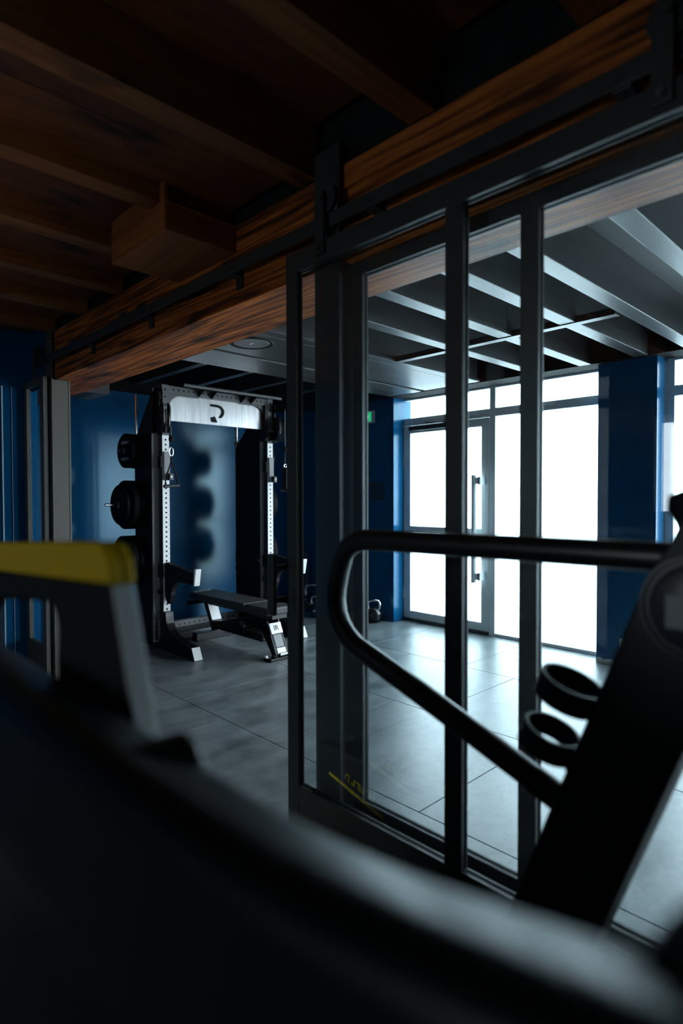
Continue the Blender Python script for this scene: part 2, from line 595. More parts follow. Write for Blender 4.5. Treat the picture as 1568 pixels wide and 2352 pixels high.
# ------------------------------------------------------------------ sliding door rail
rl = thing('door_rail', 'long flat black steel sliding door rail mounted along the timber beam', 'rail', (-1.5, 1.42, 2.23))
box('rail_bar', 'steel_charcoal', rl, -4.605, 0.6, 1.416, 1.424, 2.236, 2.284, 0.001)
for xx in (-3.69, -2.93, -2.13, -1.33, -0.55, 0.2):
    br = MB().box(xx - 0.022, xx + 0.022, 1.4245, 1.4725, 2.232, 2.262)
    br.box(xx - 0.022, xx + 0.022, 1.462, 1.4725, 2.185, 2.232)
    b_ = br.build('bracket', 'steel_black', rl, 0.0015)
    MB().cyl((xx, 1.414, 2.262), (xx, 1.4158, 2.262), 0.012, 12).build('bolt', 'steel_black', b_)
for xx in (-3.28, -3.05):
    br = MB().box(xx - 0.05, xx + 0.05, 1.416, 1.4725, 2.285, 2.292).box(xx - 0.05, xx + 0.05, 1.466, 1.4725, 2.292, 2.345)
    br.build('door_stop', 'steel_black', rl, 0.001)


# ------------------------------------------------------------------ sliding doors
def hanger(parent, xc, zt=2.365, ylo=1.388, w=0.045, zb=2.14):
    st = MB().prism([(xc - w / 2, zb), (xc + w / 2, zb), (xc + w / 2, zt - 0.025)] + arc(xc, zt - 0.025, w / 2, 0, 180, 10)[1:-1] + [(xc - w / 2, zt - 0.025)], 1, ylo, ylo + 0.008)
    h = st.build('hanger_strap', 'steel_charcoal', parent, 0.001)
    wc = 2.284 + 0.045
    wp = [(0.012, -0.012), (0.050, -0.012), (0.050, -0.007), (0.045, -0.004), (0.045, 0.004), (0.050, 0.007), (0.050, 0.012), (0.012, 0.012), (0.012, -0.012)]
    MB().lathe(wp, (xc + 0.012, 1.418, wc), (0, 1, 0), 36).build('wheel', 'steel_charcoal', h, smooth=True)
    MB().cyl((xc + 0.012, 1.380, wc), (xc + 0.012, 1.432, wc), 0.011, 14).build('axle_bolt', 'steel_black', h)
    MB().cyl((xc, 1.380, 2.163), (xc, 1.3878, 2.163), 0.010, 6).build('bolt', 'brushed', h)


d1 = struct('door_1', (-1.0, 1.42, 0.0))
Y0, Y1 = 1.400, 1.428
DX0, DX1 = -1.737, -0.300
box('stile', 'steel_charcoal', d1, DX0, -1.678, Y0, Y1, 0.012, 2.19, 0.0015)
box('stile', 'steel_charcoal', d1, -0.359, DX1, Y0, Y1, 0.012, 2.19, 0.0015)
box('mid_stile', 'steel_charcoal', d1, -1.021, -0.962, Y0, Y1, 0.24, 2.12, 0.0015)
box('top_rail', 'steel_charcoal', d1, -1.6775, -0.3595, Y0, Y1, 2.121, 2.19, 0.0015)
box('bottom_rail', 'steel_charcoal', d1, -1.6775, -0.3595, Y0, Y1, 0.165, 0.239, 0.0015)
for a, b in ((-1.6735, -1.021), (-1.0165, -0.3635)):
    box('kick_panel', 'steel_charcoal', d1, a, b, Y0 + 0.002, Y1 - 0.002, 0.014, 0.1645, 0.001)
for a, b in ((-1.678, -1.021), (-0.962, -0.359)):
    p = box('pane', 'glass', d1, a + 0.002, b - 0.002, 1.416, 1.421, 0.241, 2.119)
    fr = MB()
    fr.box(a, a + 0.003, 1.4215, Y1 - 0.001, 0.24, 2.12).box(b - 0.003, b, 1.4215, Y1 - 0.001, 0.24, 2.12)
    fr.box(a + 0.003, b - 0.003, 1.4215, Y1 - 0.001, 0.24, 0.243).box(a + 0.003, b - 0.003, 1.4215, Y1 - 0.001, 2.117, 2.12)
    fr.build('glazing_bead', 'steel_black', p)
hanger(d1, -1.543)
hanger(d1, -0.452)
# pull handle towards the viewer
hd = box('pull_handle', 'steel_charcoal', d1, -1.757, -1.722, 1.322, 1.340, 0.872, 1.095, 0.0015)
for zz in (1.035, 0.915):
    box('standoff', 'steel_black', hd, -1.745, -1.733, 1.3405, 1.396, zz, zz + 0.02, 0.001)
    box('fixing_plate', 'steel_black', hd, -1.733, -1.695, 1.3955, 1.3998, zz - 0.028, zz + 0.05, 0.001)

d2 = struct('door_2', (-4.6, 1.42, 0.0))
box('stile', 'column_paint', d2, -4.472, -4.400, Y0, Y1, 0.012, 2.15, 0.0015)
box('stile', 'column_paint', d2, -4.825, -4.765, Y0, Y1, 0.012, 2.15, 0.0015)
box('top_rail', 'column_paint', d2, -4.7645, -4.4725, Y0, Y1, 2.105, 2.15, 0.0015)
box('bottom_rail', 'column_paint', d2, -4.7645, -4.4725, Y0, Y1, 0.012, 0.268, 0.0015)
box('pane', 'glass', d2, -4.764, -4.473, 1.417, 1.423, 0.269, 2.104)
hanger(d2, -4.555, zt=2.365)
hd = box('pull_handle', 'column_paint', d2, -4.440, -4.425, 1.492, 1.504, 0.90, 1.11, 0.001)
for zz in (1.06, 0.93):
    box('standoff', 'column_paint', hd, -4.438, -4.427, 1.4285, 1.4915, zz, zz + 0.012, 0.0)

# ------------------------------------------------------------------ fixed glass partition behind the sliding door
pt = struct('window_1', (0.4, 1.535, 0))
FY0, FY1 = 1.510, 1.538
PX = [-1.499, -0.849, -0.199, 0.451, 1.101, 1.751, 2.401, 3.05]
box('stile', 'steel_charcoal', pt, -1.499, -1.453, FY0, FY1, 0.0, 2.128, 0.0015)
for x in PX[1:]:
    box('mullion', 'steel_charcoal', pt, x, x + 0.054, FY0, FY1, 0.0, 2.128, 0.0015)
xa = -1.453
for x in PX[1:]:
    box('top_rail', 'steel_charcoal', pt, xa + 0.0005, x - 0.0005, FY0, FY1, 2.080, 2.128, 0.0015)
    box('bottom_rail', 'steel_black', pt, xa + 0.0005, x - 0.0005, FY0, FY1, 0.0, 0.222, 0.0015)
    p = box('pane', 'glass', pt, xa + 0.001, x - 0.001, 1.524, 1.529, 0.2225, 2.0795)
    fr = MB().box(xa, xa + 0.003, 1.5295, FY1 - 0.001, 0.223, 2.079).box(x - 0.003, x, 1.5295, FY1 - 0.001, 0.223, 2.079)
    fr.box(xa + 0.003, x - 0.003, 1.5295, FY1 - 0.001, 0.223, 0.226).box(xa + 0.003, x - 0.003, 1.5295, FY1 - 0.001, 2.076, 2.079)
    fr.build('glazing_bead', 'steel_black', p)
    xa = x + 0.054

# ------------------------------------------------------------------ window wall, entrance door
WY0, WY1 = 4.895, 4.955


def frame_window(name, x0, x1, mulls, skip_lower=None):
    wn = struct(name, ((x0 + x1) / 2, 4.92, 0))
    box('jamb', 'alu_frame', wn, x0, x0 + 0.055, WY0, WY1, 0, 2.34, 0.002)
    box('jamb', 'alu_frame', wn, x1 - 0.055, x1, WY0, WY1, 0, 2.34, 0.002)
    xs = [x0 + 0.055] + [q for mm in mulls for q in (mm, mm + 0.06)] + [x1 - 0.055]
    for mm in mulls:
        box('mullion', 'alu_frame', wn, mm, mm + 0.06, WY0 - 0.004, WY1, 0, 2.339, 0.002)
    for i in range(0, len(xs), 2):
        a, b = xs[i], xs[i + 1]
        box('head_rail', 'alu_frame', wn, a, b, WY0, WY1, 2.322, 2.34, 0.001)
        box('transom', 'alu_frame', wn, a, b, WY0 - 0.002, WY1, 2.058, 2.135, 0.002)
        box('pane', 'window_glass', wn, a + .001, b - .001, 4.925, 4.931, 2.136, 2.321)
        if skip_lower != i // 2:
            box('sill_rail', 'alu_frame', wn, a, b, WY0, WY1, 0, 0.03, 0.002)
            box('pane', 'window_glass', wn, a + .001, b - .001, 4.925, 4.931, 0.031, 2.057)
    return wn


frame_window('window_2', -4.155, -1.90, [-3.055], skip_lower=0)
frame_window('window_3', -1.535, 0.895, [-0.35])
frame_window('window_4', 1.355, 2.945, [2.12])
# entrance door leaf with closer and long bar handle
d3 = struct('door_3', (-3.58, 4.92, 0))
LX0, LX1 = -4.095, -3.060
box('stile', 'alu_frame', d3, LX0, -4.005, WY0 - 0.008, WY1 - 0.01, 0.035, 2.052, 0.002)
box('stile', 'alu_frame', d3, -3.140, LX1, WY0 - 0.008, WY1 - 0.01, 0.035, 2.052, 0.002)
box('top_rail', 'alu_frame', d3, -4.0045, -3.1405, WY0 - 0.008, WY1 - 0.01, 1.975, 2.052, 0.002)
box('mid_rail', 'alu_frame', d3, -4.0045, -3.1405, WY0 - 0.008, WY1 - 0.01, 0.935, 1.005, 0.002)
box('bottom_rail', 'alu_frame', d3, -4.0045, -3.1405, WY0 - 0.008, WY1 - 0.01, 0.035, 0.112, 0.002)
for a, b in ((0.113, 0.934), (1.006, 1.974)):
    box('pane', 'window_glass', d3, -4.004, -3.141, 4.915, 4.921, a, b)
box('threshold', 'steel_black', d3, -4.095, -3.06, WY0 - 0.02, WY1, 0.001, 0.033, 0.002)
box('door_closer', 'steel_charcoal', d3, -3.99, -3.45, WY0 - 0.055, WY0 - 0.009, 1.995, 2.045, 0.004)
MB().tube([(-3.5, WY0 - 0.03, 2.05), (-3.62, WY0 - 0.09, 2.058), (-3.8, WY0 - 0.02, 2.07)], 0.007, 8).build('closer_arm', 'steel_charcoal', d3)
bh = MB().cyl((-3.166, 4.80, 0.50), (-3.166, 4.80, 1.515), 0.024, 20).build('bar_handle', 'alu_frame', d3, smooth=True)
for zz in (0.56, 1.46):
    MB().box(-3.166, -3.10, 4.79, 4.81, zz - 0.03, zz + 0.03).box(-3.12, -3.09, 4.79, 4.886, zz - 0.035, zz + 0.035).build('handle_mount', 'alu_frame', bh, 0.002)
for zz in (0.24, 1.62):
    MB().cyl((-4.098, 4.882, zz), (-4.098, 4.882, zz + 0.05), 0.009, 12).cyl((-4.098, 4.882, zz + 0.053), (-4.098, 4.882, zz + 0.10), 0.009, 12).build('hinge', 'alu_frame', d3)
# unseen rear window behind the camera, added to light the front room
w5 = struct('added_window_5', (-1.48, -2.72, 0.9))
for b in ((-1.83, -1.77, -2.76, -2.70, 1.05, 2.0), (-1.19, -1.13, -2.76, -2.70, 1.05, 2.0), (-1.77, -1.19, -2.76, -2.70, 1.05, 1.11), (-1.77, -1.19, -2.76, -2.70, 1.94, 2.0)):
    box('frame', 'alu_frame', w5, *b)
box('pane', 'window_glass', w5, -1.769, -1.191, -2.733, -2.727, 1.111, 1.939)

# pavement outside
pv = sbox('ground_outside', 'paving', -14, 12, 5.05, 22, -0.2, -0.13)
pv2 = sbox('ground_behind', 'paving', -14, 12, -16, -2.9, -0.2, -0.13)
# narrow pale upright strips on the near left wall
for i, (a, b, mm) in enumerate(((1.250, 1.259, 'pale_blue_strip'), (1.317, 1.319, 'pale_blue_strip'))):
    o = sbox('wall_strip_%d' % (i + 1), mm, -4.8299, -4.822, a, b, 0.0, 2.12)

# ------------------------------------------------------------------ wall fittings
ex = thing('exit_sign', 'lit green exit sign box high on the blue wall left of the entrance door', 'exit sign', (-4.42, 4.70, 2.1))
box('casing', 'white_plastic', ex, -4.56, -4.352, 4.688, 4.7199, 2.108, 2.236, 0.003)
box('green_panel', 'exit_green', ex, -4.548, -4.38, 4.6845, 4.6878, 2.122, 2.222)
MB().cyl((-4.46, 4.6805, 2.172), (-4.46, 4.6842, 2.172), 0.036, 20).build('lamp_spot', 'exit_lamp', ex)
so = thing('power_socket', 'white wall power socket low on the blue pier between the windows', 'socket', (-1.745, 4.70, 0.14))
box('plate', 'white_plastic', so, -1.79, -1.69, 4.702, 4.7098, 0.140, 0.218, 0.002)
MB().lathe([(0.0, -0.003), (0.020, -0.003), (0.022, 0.0)], (-1.74, 4.7018, 0.179), (0, 1, 0), 24).build('outlet_ring', 'paper', so)
MB().cyl((-1.746, 4.698, 0.177), (-1.746, 4.6985, 0.177), 0.0028, 8).cyl((-1.734, 4.698, 0.177), (-1.734, 4.6985, 0.177), 0.0028, 8).cyl((-1.74, 4.698, 0.186), (-1.74, 4.6985, 0.186), 0.0028, 8).build('pin_holes', 'print_dark', so)
pp = box('reflection_sheet', 'paper', None, -4.148, -4.03, 4.8835, 4.8865, 1.71, 1.90)  # white sheet stands in for a bright reflection in the glass
tag(pp, 'blank white sheet standing in for a bright reflection beside the entrance door', 'paper')
hp = thing('wall_panel', 'small dark access panel flush in the blue wall below the exit sign', 'panel', (-4.33, 4.715, 1.28))
box('cover', 'rack_dark', hp, -4.425, -4.235, 4.716, 4.7198, 1.275, 1.47, 0.001)
box('lip', 'dark_wall', hp, -4.245, -4.238, 4.7145, 4.7158, 1.285, 1.46)

# ------------------------------------------------------------------ power rack
XF = -4.72
rk = thing('power_rack', 'black cable and squat rack with white faced uprights against the blue wall', 'power rack', (-4.75, 3.037, 0))
for side, (ya, yb) in enumerate(((2.447, 2.512), (3.562, 3.627))):
    sgn = -1 if side == 0 else 1
    yc = (ya + yb) / 2
    u = box('upright', 'rack_dark', rk, XF - 0.065, XF, ya, yb, 0.02, 2.275, 0.002)
    box('face_plate', 'plate_light', u, XF + 0.0002, XF + 0.003, ya + 0.001, yb - 0.001, 0.205, 1.84, 0.0005)
    box('upper_face', 'rack_mid', u, XF + 0.0002, XF + 0.003, ya + 0.001, yb - 0.001, 1.845, 2.272, 0.0005)
    hm = MB()
    k = 0
    z = 0.225
    while z < 1.83:
        hm.cyl((XF + 0.003, yc, z), (XF + 0.0042, yc, z), 0.0085, 10)
        z += 0.0415
    for zz in (1.90, 1.96, 2.03, 2.10, 2.17, 2.23):
        hm.cyl((XF + 0.003, yc, zz), (XF + 0.0042, yc, zz), 0.009, 10)
    o = hm.build('adjustment_holes', 'print_dark', u)
    o['kind'] = 'stuff'
    hm = MB()
    z = 0.25
    while z < 1.9:
        hm.cyl((XF - 0.033, ya - 0.0012, z), (XF - 0.033, ya - 0.0001, z), 0.0065, 8)
        z += 0.083
    o = hm.build('side_holes', 'brushed', u)
    o['kind'] = 'stuff'
    hm = MB()
    z = 0.245
    while z < 1.4:
        hm.box(XF + 0.003, XF + 0.0035, yc + 0.015, yc + 0.023, z, z + 0.004)
        z += 0.0415
    o = hm.build('scale_marks', 'rack_grey', u)
    o['kind'] = 'stuff'
    # weight tower: black side, grey front plate
    t0, t1, xr = (2.394, 2.508, -5.13) if side == 0 else (3.534, 3.66, -5.233)
    t = MB().prism([(xr, 0.05), (-4.806, 0.05), (-4.806, 2.20), (xr, 1.82)], 1, t0, t1).build('tower_shroud', 'black_matte', rk, 0.003)
    box('tower_front', 'tower_grey', rk, -4.8055, -4.798, t0, t1, 0.06, 1.86, 0.001)
    MB().prism([(-4.805, 1.87), (-4.787, 1.87), (-4.787, 2.25), (-4.805, 2.20)], 1, t0, t1).build('pulley_housing', 'black_gloss', rk, 0.003)
    box('housing_cheek', 'black_gloss', rk, -4.79, XF + 0.01, ya - 0.03, ya - 0.012, 1.86, 2.22, 0.004)
    # smith guide rod
    yr = 2.475 if side == 0 else 3.575
    rod = MB().cyl((-5.268, yr, 0.06), (-5.268, yr, 2.255), 0.0145, 18).build('guide_rod', 'chrome', rk, smooth=True)
    MB().lathe([(0.015, 0), (0.026, 0), (0.026, 0.03), (0.015, 0.03)], (-5.268, yr, 1.86), n=20).build('rod_collar', 'rack_grey', rod, smooth=True)
    sp_ = MB()
    sp_.tube([(-5.268 + 0.021 * math.cos(a * 0.7), yr + 0.021 * math.sin(a * 0.7), 0.62 + a * 0.0014) for a in range(0, 90)], 0.0035, 6)
    sp_.build('spring', 'rack_dark', rod, smooth=True)
    MB().lathe([(0.015, 0), (0.024, 0), (0.024, 0.045), (0.015, 0.045)], (-5.268, yr, 0.55), n=20).build('rod_stop', 'brushed', rod, smooth=True)
    # foot with curved bracket
    foot = [(-5.30, 0.0), (-4.21, 0.0), (-4.255, 0.098), (-4.40, 0.112), (-4.50, 0.135)]
    foot += arc(-4.50, 0.31, 0.175, 265, 185, 8) + [(-4.678, 0.33), (-4.72, 0.33), (-4.72, 0.10), (-5.30, 0.08)]
    MB().prism(foot, 1, ya - 0.004, yb + 0.004).build('foot', 'black_gloss', rk, 0.002)
    # light metal toe plate
    tp = MB()
    tp.hexa([(-4.2095, ya - 0.004, 0.004), (-4.2035, ya - 0.004, 0.004), (-4.2095, yb + 0.004, 0.004), (-4.2035, yb + 0.004, 0.004),
             (-4.2545, ya - 0.004, 0.099), (-4.2485, ya - 0.004, 0.099), (-4.2545, yb + 0.004, 0.099), (-4.2485, yb + 0.004, 0.099)])
    tp.build('toe_plate', 'plate_light', rk, 0.001)
    # safety arm
    arm = [(XF + 0.004, 0.745), (XF + 0.03, 0.755), (-4.245, 0.70), (-4.235, 0.60), (-4.42, 0.612)]
    arm += arc(-4.47, 0.47, 0.14, 75, 175, 8) + [(-4.64, 0.42), (-4.66, 0.40), (XF + 0.045, 0.40), (XF + 0.004, 0.47)]
    a_ = MB().prism(arm, 1, yc - 0.022, yc + 0.022).build('safety_arm', 'black_matte', rk, 0.003)
    MB().hexa([(-4.235, yc - 0.026, 0.598), (-4.222, yc - 0.026, 0.598), (-4.235, yc + 0.026, 0.598), (-4.222, yc + 0.026, 0.598),
               (-4.225, yc - 0.026, 0.735), (-4.195, yc - 0.026, 0.735), (-4.225, yc + 0.026, 0.735), (-4.195, yc + 0.026, 0.735)]).build('arm_stop', 'plate_light', a_, 0.004)
    box('arm_bracket', 'black_matte', a_, XF - 0.075, XF + 0.012, ya - 0.012, ya - 0.002, 0.62, 0.74, 0.002)
    MB().cyl((XF - 0.10, ya - 0.03, 0.68), (XF - 0.10, ya - 0.002, 0.68), 0.018, 14).build('arm_pin', 'rack_grey', a_)
    MB().lathe([(0.0, 0), (0.026, 0), (0.018, -0.03), (0.0, -0.032)], (XF - 0.03, ya - 0.0015, 0.50), (0, 1, 0), 16).build('lock_knob', 'black_matte', rk)
    # cable trolley
    tr = MB().box(XF + 0.004, XF + 0.022, ya + 0.006, yb - 0.002, 1.455, 1.70).build('trolley', 'rack_grey', rk, 0.004)
    box('trolley_cheek', 'black_matte', tr, XF - 0.05, XF + 0.004, ya - 0.018, ya - 0.002, 1.56, 1.66, 0.003)
    kb = MB().box(XF + 0.0225, XF + 0.06, yc + 0.002, yc + 0.042, 1.455, 1.515).build('trolley_knob', 'rack_dark', tr, 0.006)
    MB().cyl((XF + 0.0602, yc + 0.022, 1.485), (XF + 0.0615, yc + 0.022, 1.485), 0.009, 14).build('knob_dot', 'print_white', kb)
    # pulleys: a fixed one on top and a large swivelling one beneath
    yp = ya - 0.012 if side == 0 else yb + 0.022
    nrm = Vector((0.45, 0.893, 0)).normalized()
    tg = Vector((nrm.y, -nrm.x, 0))

    def pulley(c, r, nm, m_):
        pf = [(0.012, -0.010), (r, -0.010), (r - 0.010, 0.0), (r, 0.010), (0.012, 0.010)]
        MB().lathe(pf, c, nrm, 36).build(nm, m_, rk, smooth=True)
    pulley((XF + 0.035, yp - 0.01, 2.185), 0.050, 'upper_pulley', 'black_gloss')
    pulley((XF + 0.085, yp, 1.98), 0.075, 'swivel_pulley', 'rack_grey')
    for s2 in (-1, 1):
        pl = MB()
        q = Vector((XF + 0.085, yp, 1.975)) + nrm * 0.014 * s2
        for k_, (off, sc_) in enumerate(((0.0, 1.0), (0.018, 1.0), (0.028, 0.86), (0.032, 0.6))):
            pl.v += [tuple(q + nrm * off * s2 + tg * (0.062 * sc_ * math.cos(t_)) + Vector((0, 0, 0.128 * sc_ * math.sin(t_)))) for t_ in [2 * math.pi * i / 28 for i in range(28)]]
        for k_ in range(3):
            pl.f += [(k_ * 28 + i, k_ * 28 + (i + 1) % 28, (k_ + 1) * 28 + (i + 1) % 28, (k_ + 1) * 28 + i) for i in range(28)]
        pl.f += [tuple(range(28)), tuple(84 + i for i in range(28))]
        pl.build('pulley_cheek', 'black_gloss', rk, smooth=True)
    box('pulley_bracket', 'black_gloss', rk, XF - 0.06, XF + 0.03, ya - 0.012 if side == 0 else yb + 0.002, ya - 0.002 if side == 0 else yb + 0.012, 1.84, 2.2, 0.002)
    box('cable_block', 'black_matte', rk, XF + 0.004, XF + 0.03, yc - 0.02, yc + 0.03, 1.86, 1.95, 0.004)
    # plate pegs
    for zz, ln in ((1.72, 0.205), (1.245, 0.335), (0.75, 0.31)):
        yb0 = t0 - 0.001 if side == 0 else t1 + 0.001
        MB().cyl((-5.1, yb0, zz), (-5.1, (2.447 if side == 0 else 3.627) + sgn * ln, zz), 0.0125, 18).build('plate_peg', 'chrome', rk, smooth=True)
# header
hd = box('top_crossmember', 'rack_mid', rk, XF - 0.06, XF - 0.002, 2.5125, 3.5615, 2.205, 2.27, 0.002)
hm = MB()
yy = 2.56
while yy < 3.54:
    hm.cyl((XF - 0.0019, yy, 2.238), (XF - 0.0008, yy, 2.238), 0.0085, 10)
    yy += 0.049
o = hm.build('crossmember_holes', 'print_dark', hd)
o['kind'] = 'stuff'
sg = box('header_sign', 'sign_steel', rk, XF - 0.050, XF - 0.044, 2.513, 3.561, 1.975, 2.204, 0.001)
# corner gussets framing the sign
for sd in (0, 1):
    yb0 = 2.5125 if sd == 0 else 3.5615
    s2 = 1 if sd == 0 else -1
    R = 0.125
    pts = [(yb0, 2.2045), (yb0, 2.2045 - R - 0.045)]
    cpts = []
    for i in range(11):
        a = math.radians(180 - 9 * i)
        cpts.append((yb0 + s2 * (0.012 + R + R * math.cos(a)), 2.195 - R + R * math.sin(a)))
    pts += cpts + [(yb0 + s2 * 0.30, 2.195), (yb0 + s2 * 0.30, 2.2045)]
    MB().prism(pts, 0, XF - 0.030, XF - 0.022).build('corner_gusset', 'rack_mid', rk)
XS = XF - 0.0438


def logo(ptsyz):
    return MB().prism(ptsyz, 0, XS, XS + 0.001)


lg = logo([(2.905, 2.135), (2.99, 2.135), (3.03, 2.125), (3.058, 2.10), (3.065, 2.07), (3.055, 2.04), (3.030, 2.015), (2.995, 2.015), (3.018, 2.045), (3.03, 2.072), (3.02, 2.098), (2.99, 2.110), (2.915, 2.112)])
for v in range(len(lg.v)):
    x_, y_, z_ = lg.v[v]
    lg.v[v] = (x_, y_ + 0.035, z_ + 0.028)
lg.build('sign_mark', 'print_dark', sg)
lg2 = logo([(2.945, 2.038), (2.998, 2.055), (3.025, 1.998), (2.958, 1.998)])
lg2.build('sign_mark', 'print_dark', sg)
pb = MB().cyl((-4.62, 2.60, 2.272), (-4.62, 3.655, 2.272), 0.0145, 16).build('pull_up_bar', 'rack_mid', rk, smooth=True)
for yy in (2.80, 2.93, 3.25, 3.36):
    MB().prism([(XF - 0.001, 2.20), (XF - 0.001, 2.26), (-4.625, 2.285), (-4.61, 2.262), (-4.66, 2.23)], 1, yy, yy + 0.012).build('bar_bracket', 'black_matte', rk, 0.002)
# low crossmembers
cm = box('rear_crossmember', 'rack_grey', rk, -5.25, -5.19, 2.5125, 3.5615, 0.055, 0.125, 0.002)
hm = MB()
yy = 2.58
while yy < 3.5:
    hm.cyl((-5.1898, yy, 0.09), (-5.1885, yy, 0.09), 0.008, 10)
    yy += 0.055
o = hm.build('crossmember_holes', 'print_dark', cm)
o['kind'] = 'stuff'
box('base_platform', 'rack_dark', rk, -5.18, -4.95, 2.60, 3.50, 0.004, 0.068, 0.003)
box('platform_edge', 'rack_grey', rk, -4.9495, -4.945, 2.60, 3.50, 0.006, 0.066, 0.001)
MB().cyl((XF + 0.004, 3.53, 2.0), (XF + 0.008, 3.53, 2.0), 0.001, 6).build('screw', 'brushed', rk)
# warning roundel on the right pulley block
MB().lathe([(0.0, 0.0), (0.032, 0.0), (0.034, -0.004), (0.0, -0.004)], (XF - 0.035, 3.5445, 1.93), (0, 1, 0), 24).build('warning_roundel', 'red_plastic', rk)
box('pulley_block', 'black_gloss', rk, XF - 0.09, XF + 0.01, 3.5465, 3.5615, 1.88, 2.02, 0.003)
box('block_plate', 'rack_grey', rk, XF + 0.0055, XF + 0.02, 3.575, 3.64, 1.86, 1.97, 0.003)
# short attachment bar hanging on the left upright
ab = MB().cyl((-4.80, 2.405, 0.085), (-4.80, 2.405, 0.27), 0.021, 20).build('hanging_bar', 'brushed', rk, smooth=True)
MB().box(-4.815, -4.785, 2.39, 2.4465, 0.272, 0.33).build('bar_clevis', 'rack_grey', ab, 0.004)
MB().lathe([(0.0, 0), (0.024, 0), (0.024, 0.008), (0.0, 0.008)], (-4.80, 2.405, 0.078), n=20).build('bar_end', 'chrome', ab)
bp_ = box('pulley_latch', 'rack_grey', rk, XF + 0.0045, XF + 0.012, 2.452, 2.495, 0.27, 0.335, 0.003)
MB().cyl((XF + 0.0122, 2.49, 0.30), (XF + 0.03, 2.49, 0.30), 0.012, 14).build('latch_knob', 'chrome', bp_)


# ------------------------------------------------------------------ cable handles
def cable(y, x, ztop, zball, parent):
    MB().cyl((x, y, zball), (x, y, ztop), 0.0035, 8).build('cable', 'rack_grey', parent)
    MB().lathe([(0.0, 0.03), (0.014, 0.025), (0.022, 0.0), (0.018, -0.022), (0.0, -0.026)], (x, y, zball), n=16).build('stop_ball', 'rubber', parent, smooth=True)


ch = thing('cable_handle', 'triangular strap grip hanging from the left pulley of the rack', 'cable handle', (-4.575, 2.455, 1.40), 'grips on the rack cables')
cable(2.455, -4.575, 1.90, 1.80, ch)
lp = [(-4.575, 2.455 + 0.017 * math.sin(t), 1.69 + 0.036 * math.cos(t)) for t in [2 * math.pi * i / 20 for i in range(20)]]
MB().tube(lp, 0.004, 8, True).build('carabiner', 'chrome', ch, smooth=True)
MB().tube([(-4.575, 2.455, 1.655), (-4.575, 2.455, 1.61), (-4.575, 2.44, 1.57), (-4.575, 2.41, 1.49), (-4.575, 2.395, 1.412)], 0.006, 8).build('strap', 'rubber', ch, smooth=True)
MB().tube([(-4.575, 2.455, 1.61), (-4.575, 2.47, 1.57), (-4.575, 2.50, 1.49), (-4.575, 2.512, 1.415)], 0.006, 8).build('strap', 'rubber', ch, smooth=True)
MB().cyl((-4.575, 2.385, 1.400), (-4.575, 2.525, 1.412), 0.014, 16).build('grip', 'rack_dark', ch, smooth=True)
ch2 = thing('cable_handle', 'narrow strap grip hanging from the right pulley of the rack', 'cable handle', (-4.63, 3.635, 1.37), 'grips on the rack cables')
cable(3.647, -4.548, 2.16, 1.775, ch2)
MB().cyl((-4.548, 3.647, 1.64), (-4.548, 3.647, 1.75), 0.005, 8).build('link', 'chrome', ch2)
MB().tube([(-4.548, 3.647 + 0.015 * math.sin(t), 1.615 + 0.015 * math.cos(t)) for t in [2 * math.pi * i / 18 for i in range(18)]], 0.004, 8, True).build('ring', 'chrome', ch2, smooth=True)
MB().box(-4.575, -4.521, 3.635, 3.659, 1.385, 1.60).build('strap', 'rubber', ch2, 0.003)
MB().cyl((-4.60, 3.647, 1.375), (-4.49, 3.647, 1.375), 0.014, 16).build('grip', 'rack_dark', ch2, smooth=True)


# ------------------------------------------------------------------ weight plates on the pegs
def plate(y, z, R, th, label, facing=-1, lettering=None):
    t = thing('weight_plate', label, 'weight plate', (-5.1, y, z), 'plates on the rack pegs')
    pf = [(0.026, 0.0), (0.045, 0.0), (0.05, th * 0.18), (R * 0.72, th * 0.18), (R * 0.78, 0.0), (R - 0.012, 0.0), (R, 0.010), (R, th - 0.010), (R - 0.012, th), (R * 0.78, th), (R * 0.72, th * 0.82), (0.05, th * 0.82), (0.045, th), (0.026, th), (0.026, 0.0)]
    MB().lathe(pf, (-5.1, y, z), (0, 1, 0), 48).build('disc', 'rubber', t, smooth=True)
    MB().lathe([(0.014, -0.001), (0.026, -0.001), (0.026, th + 0.001), (0.014, th + 0.001), (0.014, -0.001)], (-5.1, y, z), (0, 1, 0), 24).build('hub', 'rack_grey', t, smooth=True)
    if lettering:
        for txt, dz in lettering:
            marks('lettering', 'print_white', t, (-5.1, y + th * 0.17, z + dz), (1, 0, 0), (0, 0, 1), 0.034, txt)
    return t


plate(2.283, 1.72, 0.152, 0.055, 'small black plate with white lettering on the top left peg', lettering=((6, 0.072), (7, -0.072)))
plate(2.341, 1.72, 0.152, 0.05, 'plain black plate behind the lettered one on the top left peg')
plate(2.225, 1.245, 0.175, 0.045, 'outer smaller black plate on the middle left peg')
plate(2.273, 1.245, 0.215, 0.058, 'front large black plate on the middle left peg')
plate(2.333, 1.245, 0.215, 0.057, 'rear large black plate on the middle left peg')
plate(2.255, 0.75, 0.222, 0.065, 'front black plate on the bottom left peg')
plate(2.323, 0.75, 0.222, 0.065, 'rear black plate on the bottom left peg')
for zz, R_, nm_ in ((1.72, 0.175, 'top'), (1.245, 0.215, 'middle'), (0.75, 0.215, 'bottom')):
    plate(3.664, zz, R_, 0.08, 'inner black plate on the %s right peg of the rack' % nm_)
    plate(3.747, zz, R_, 0.08, 'outer black plate on the %s right peg of the rack' % nm_)

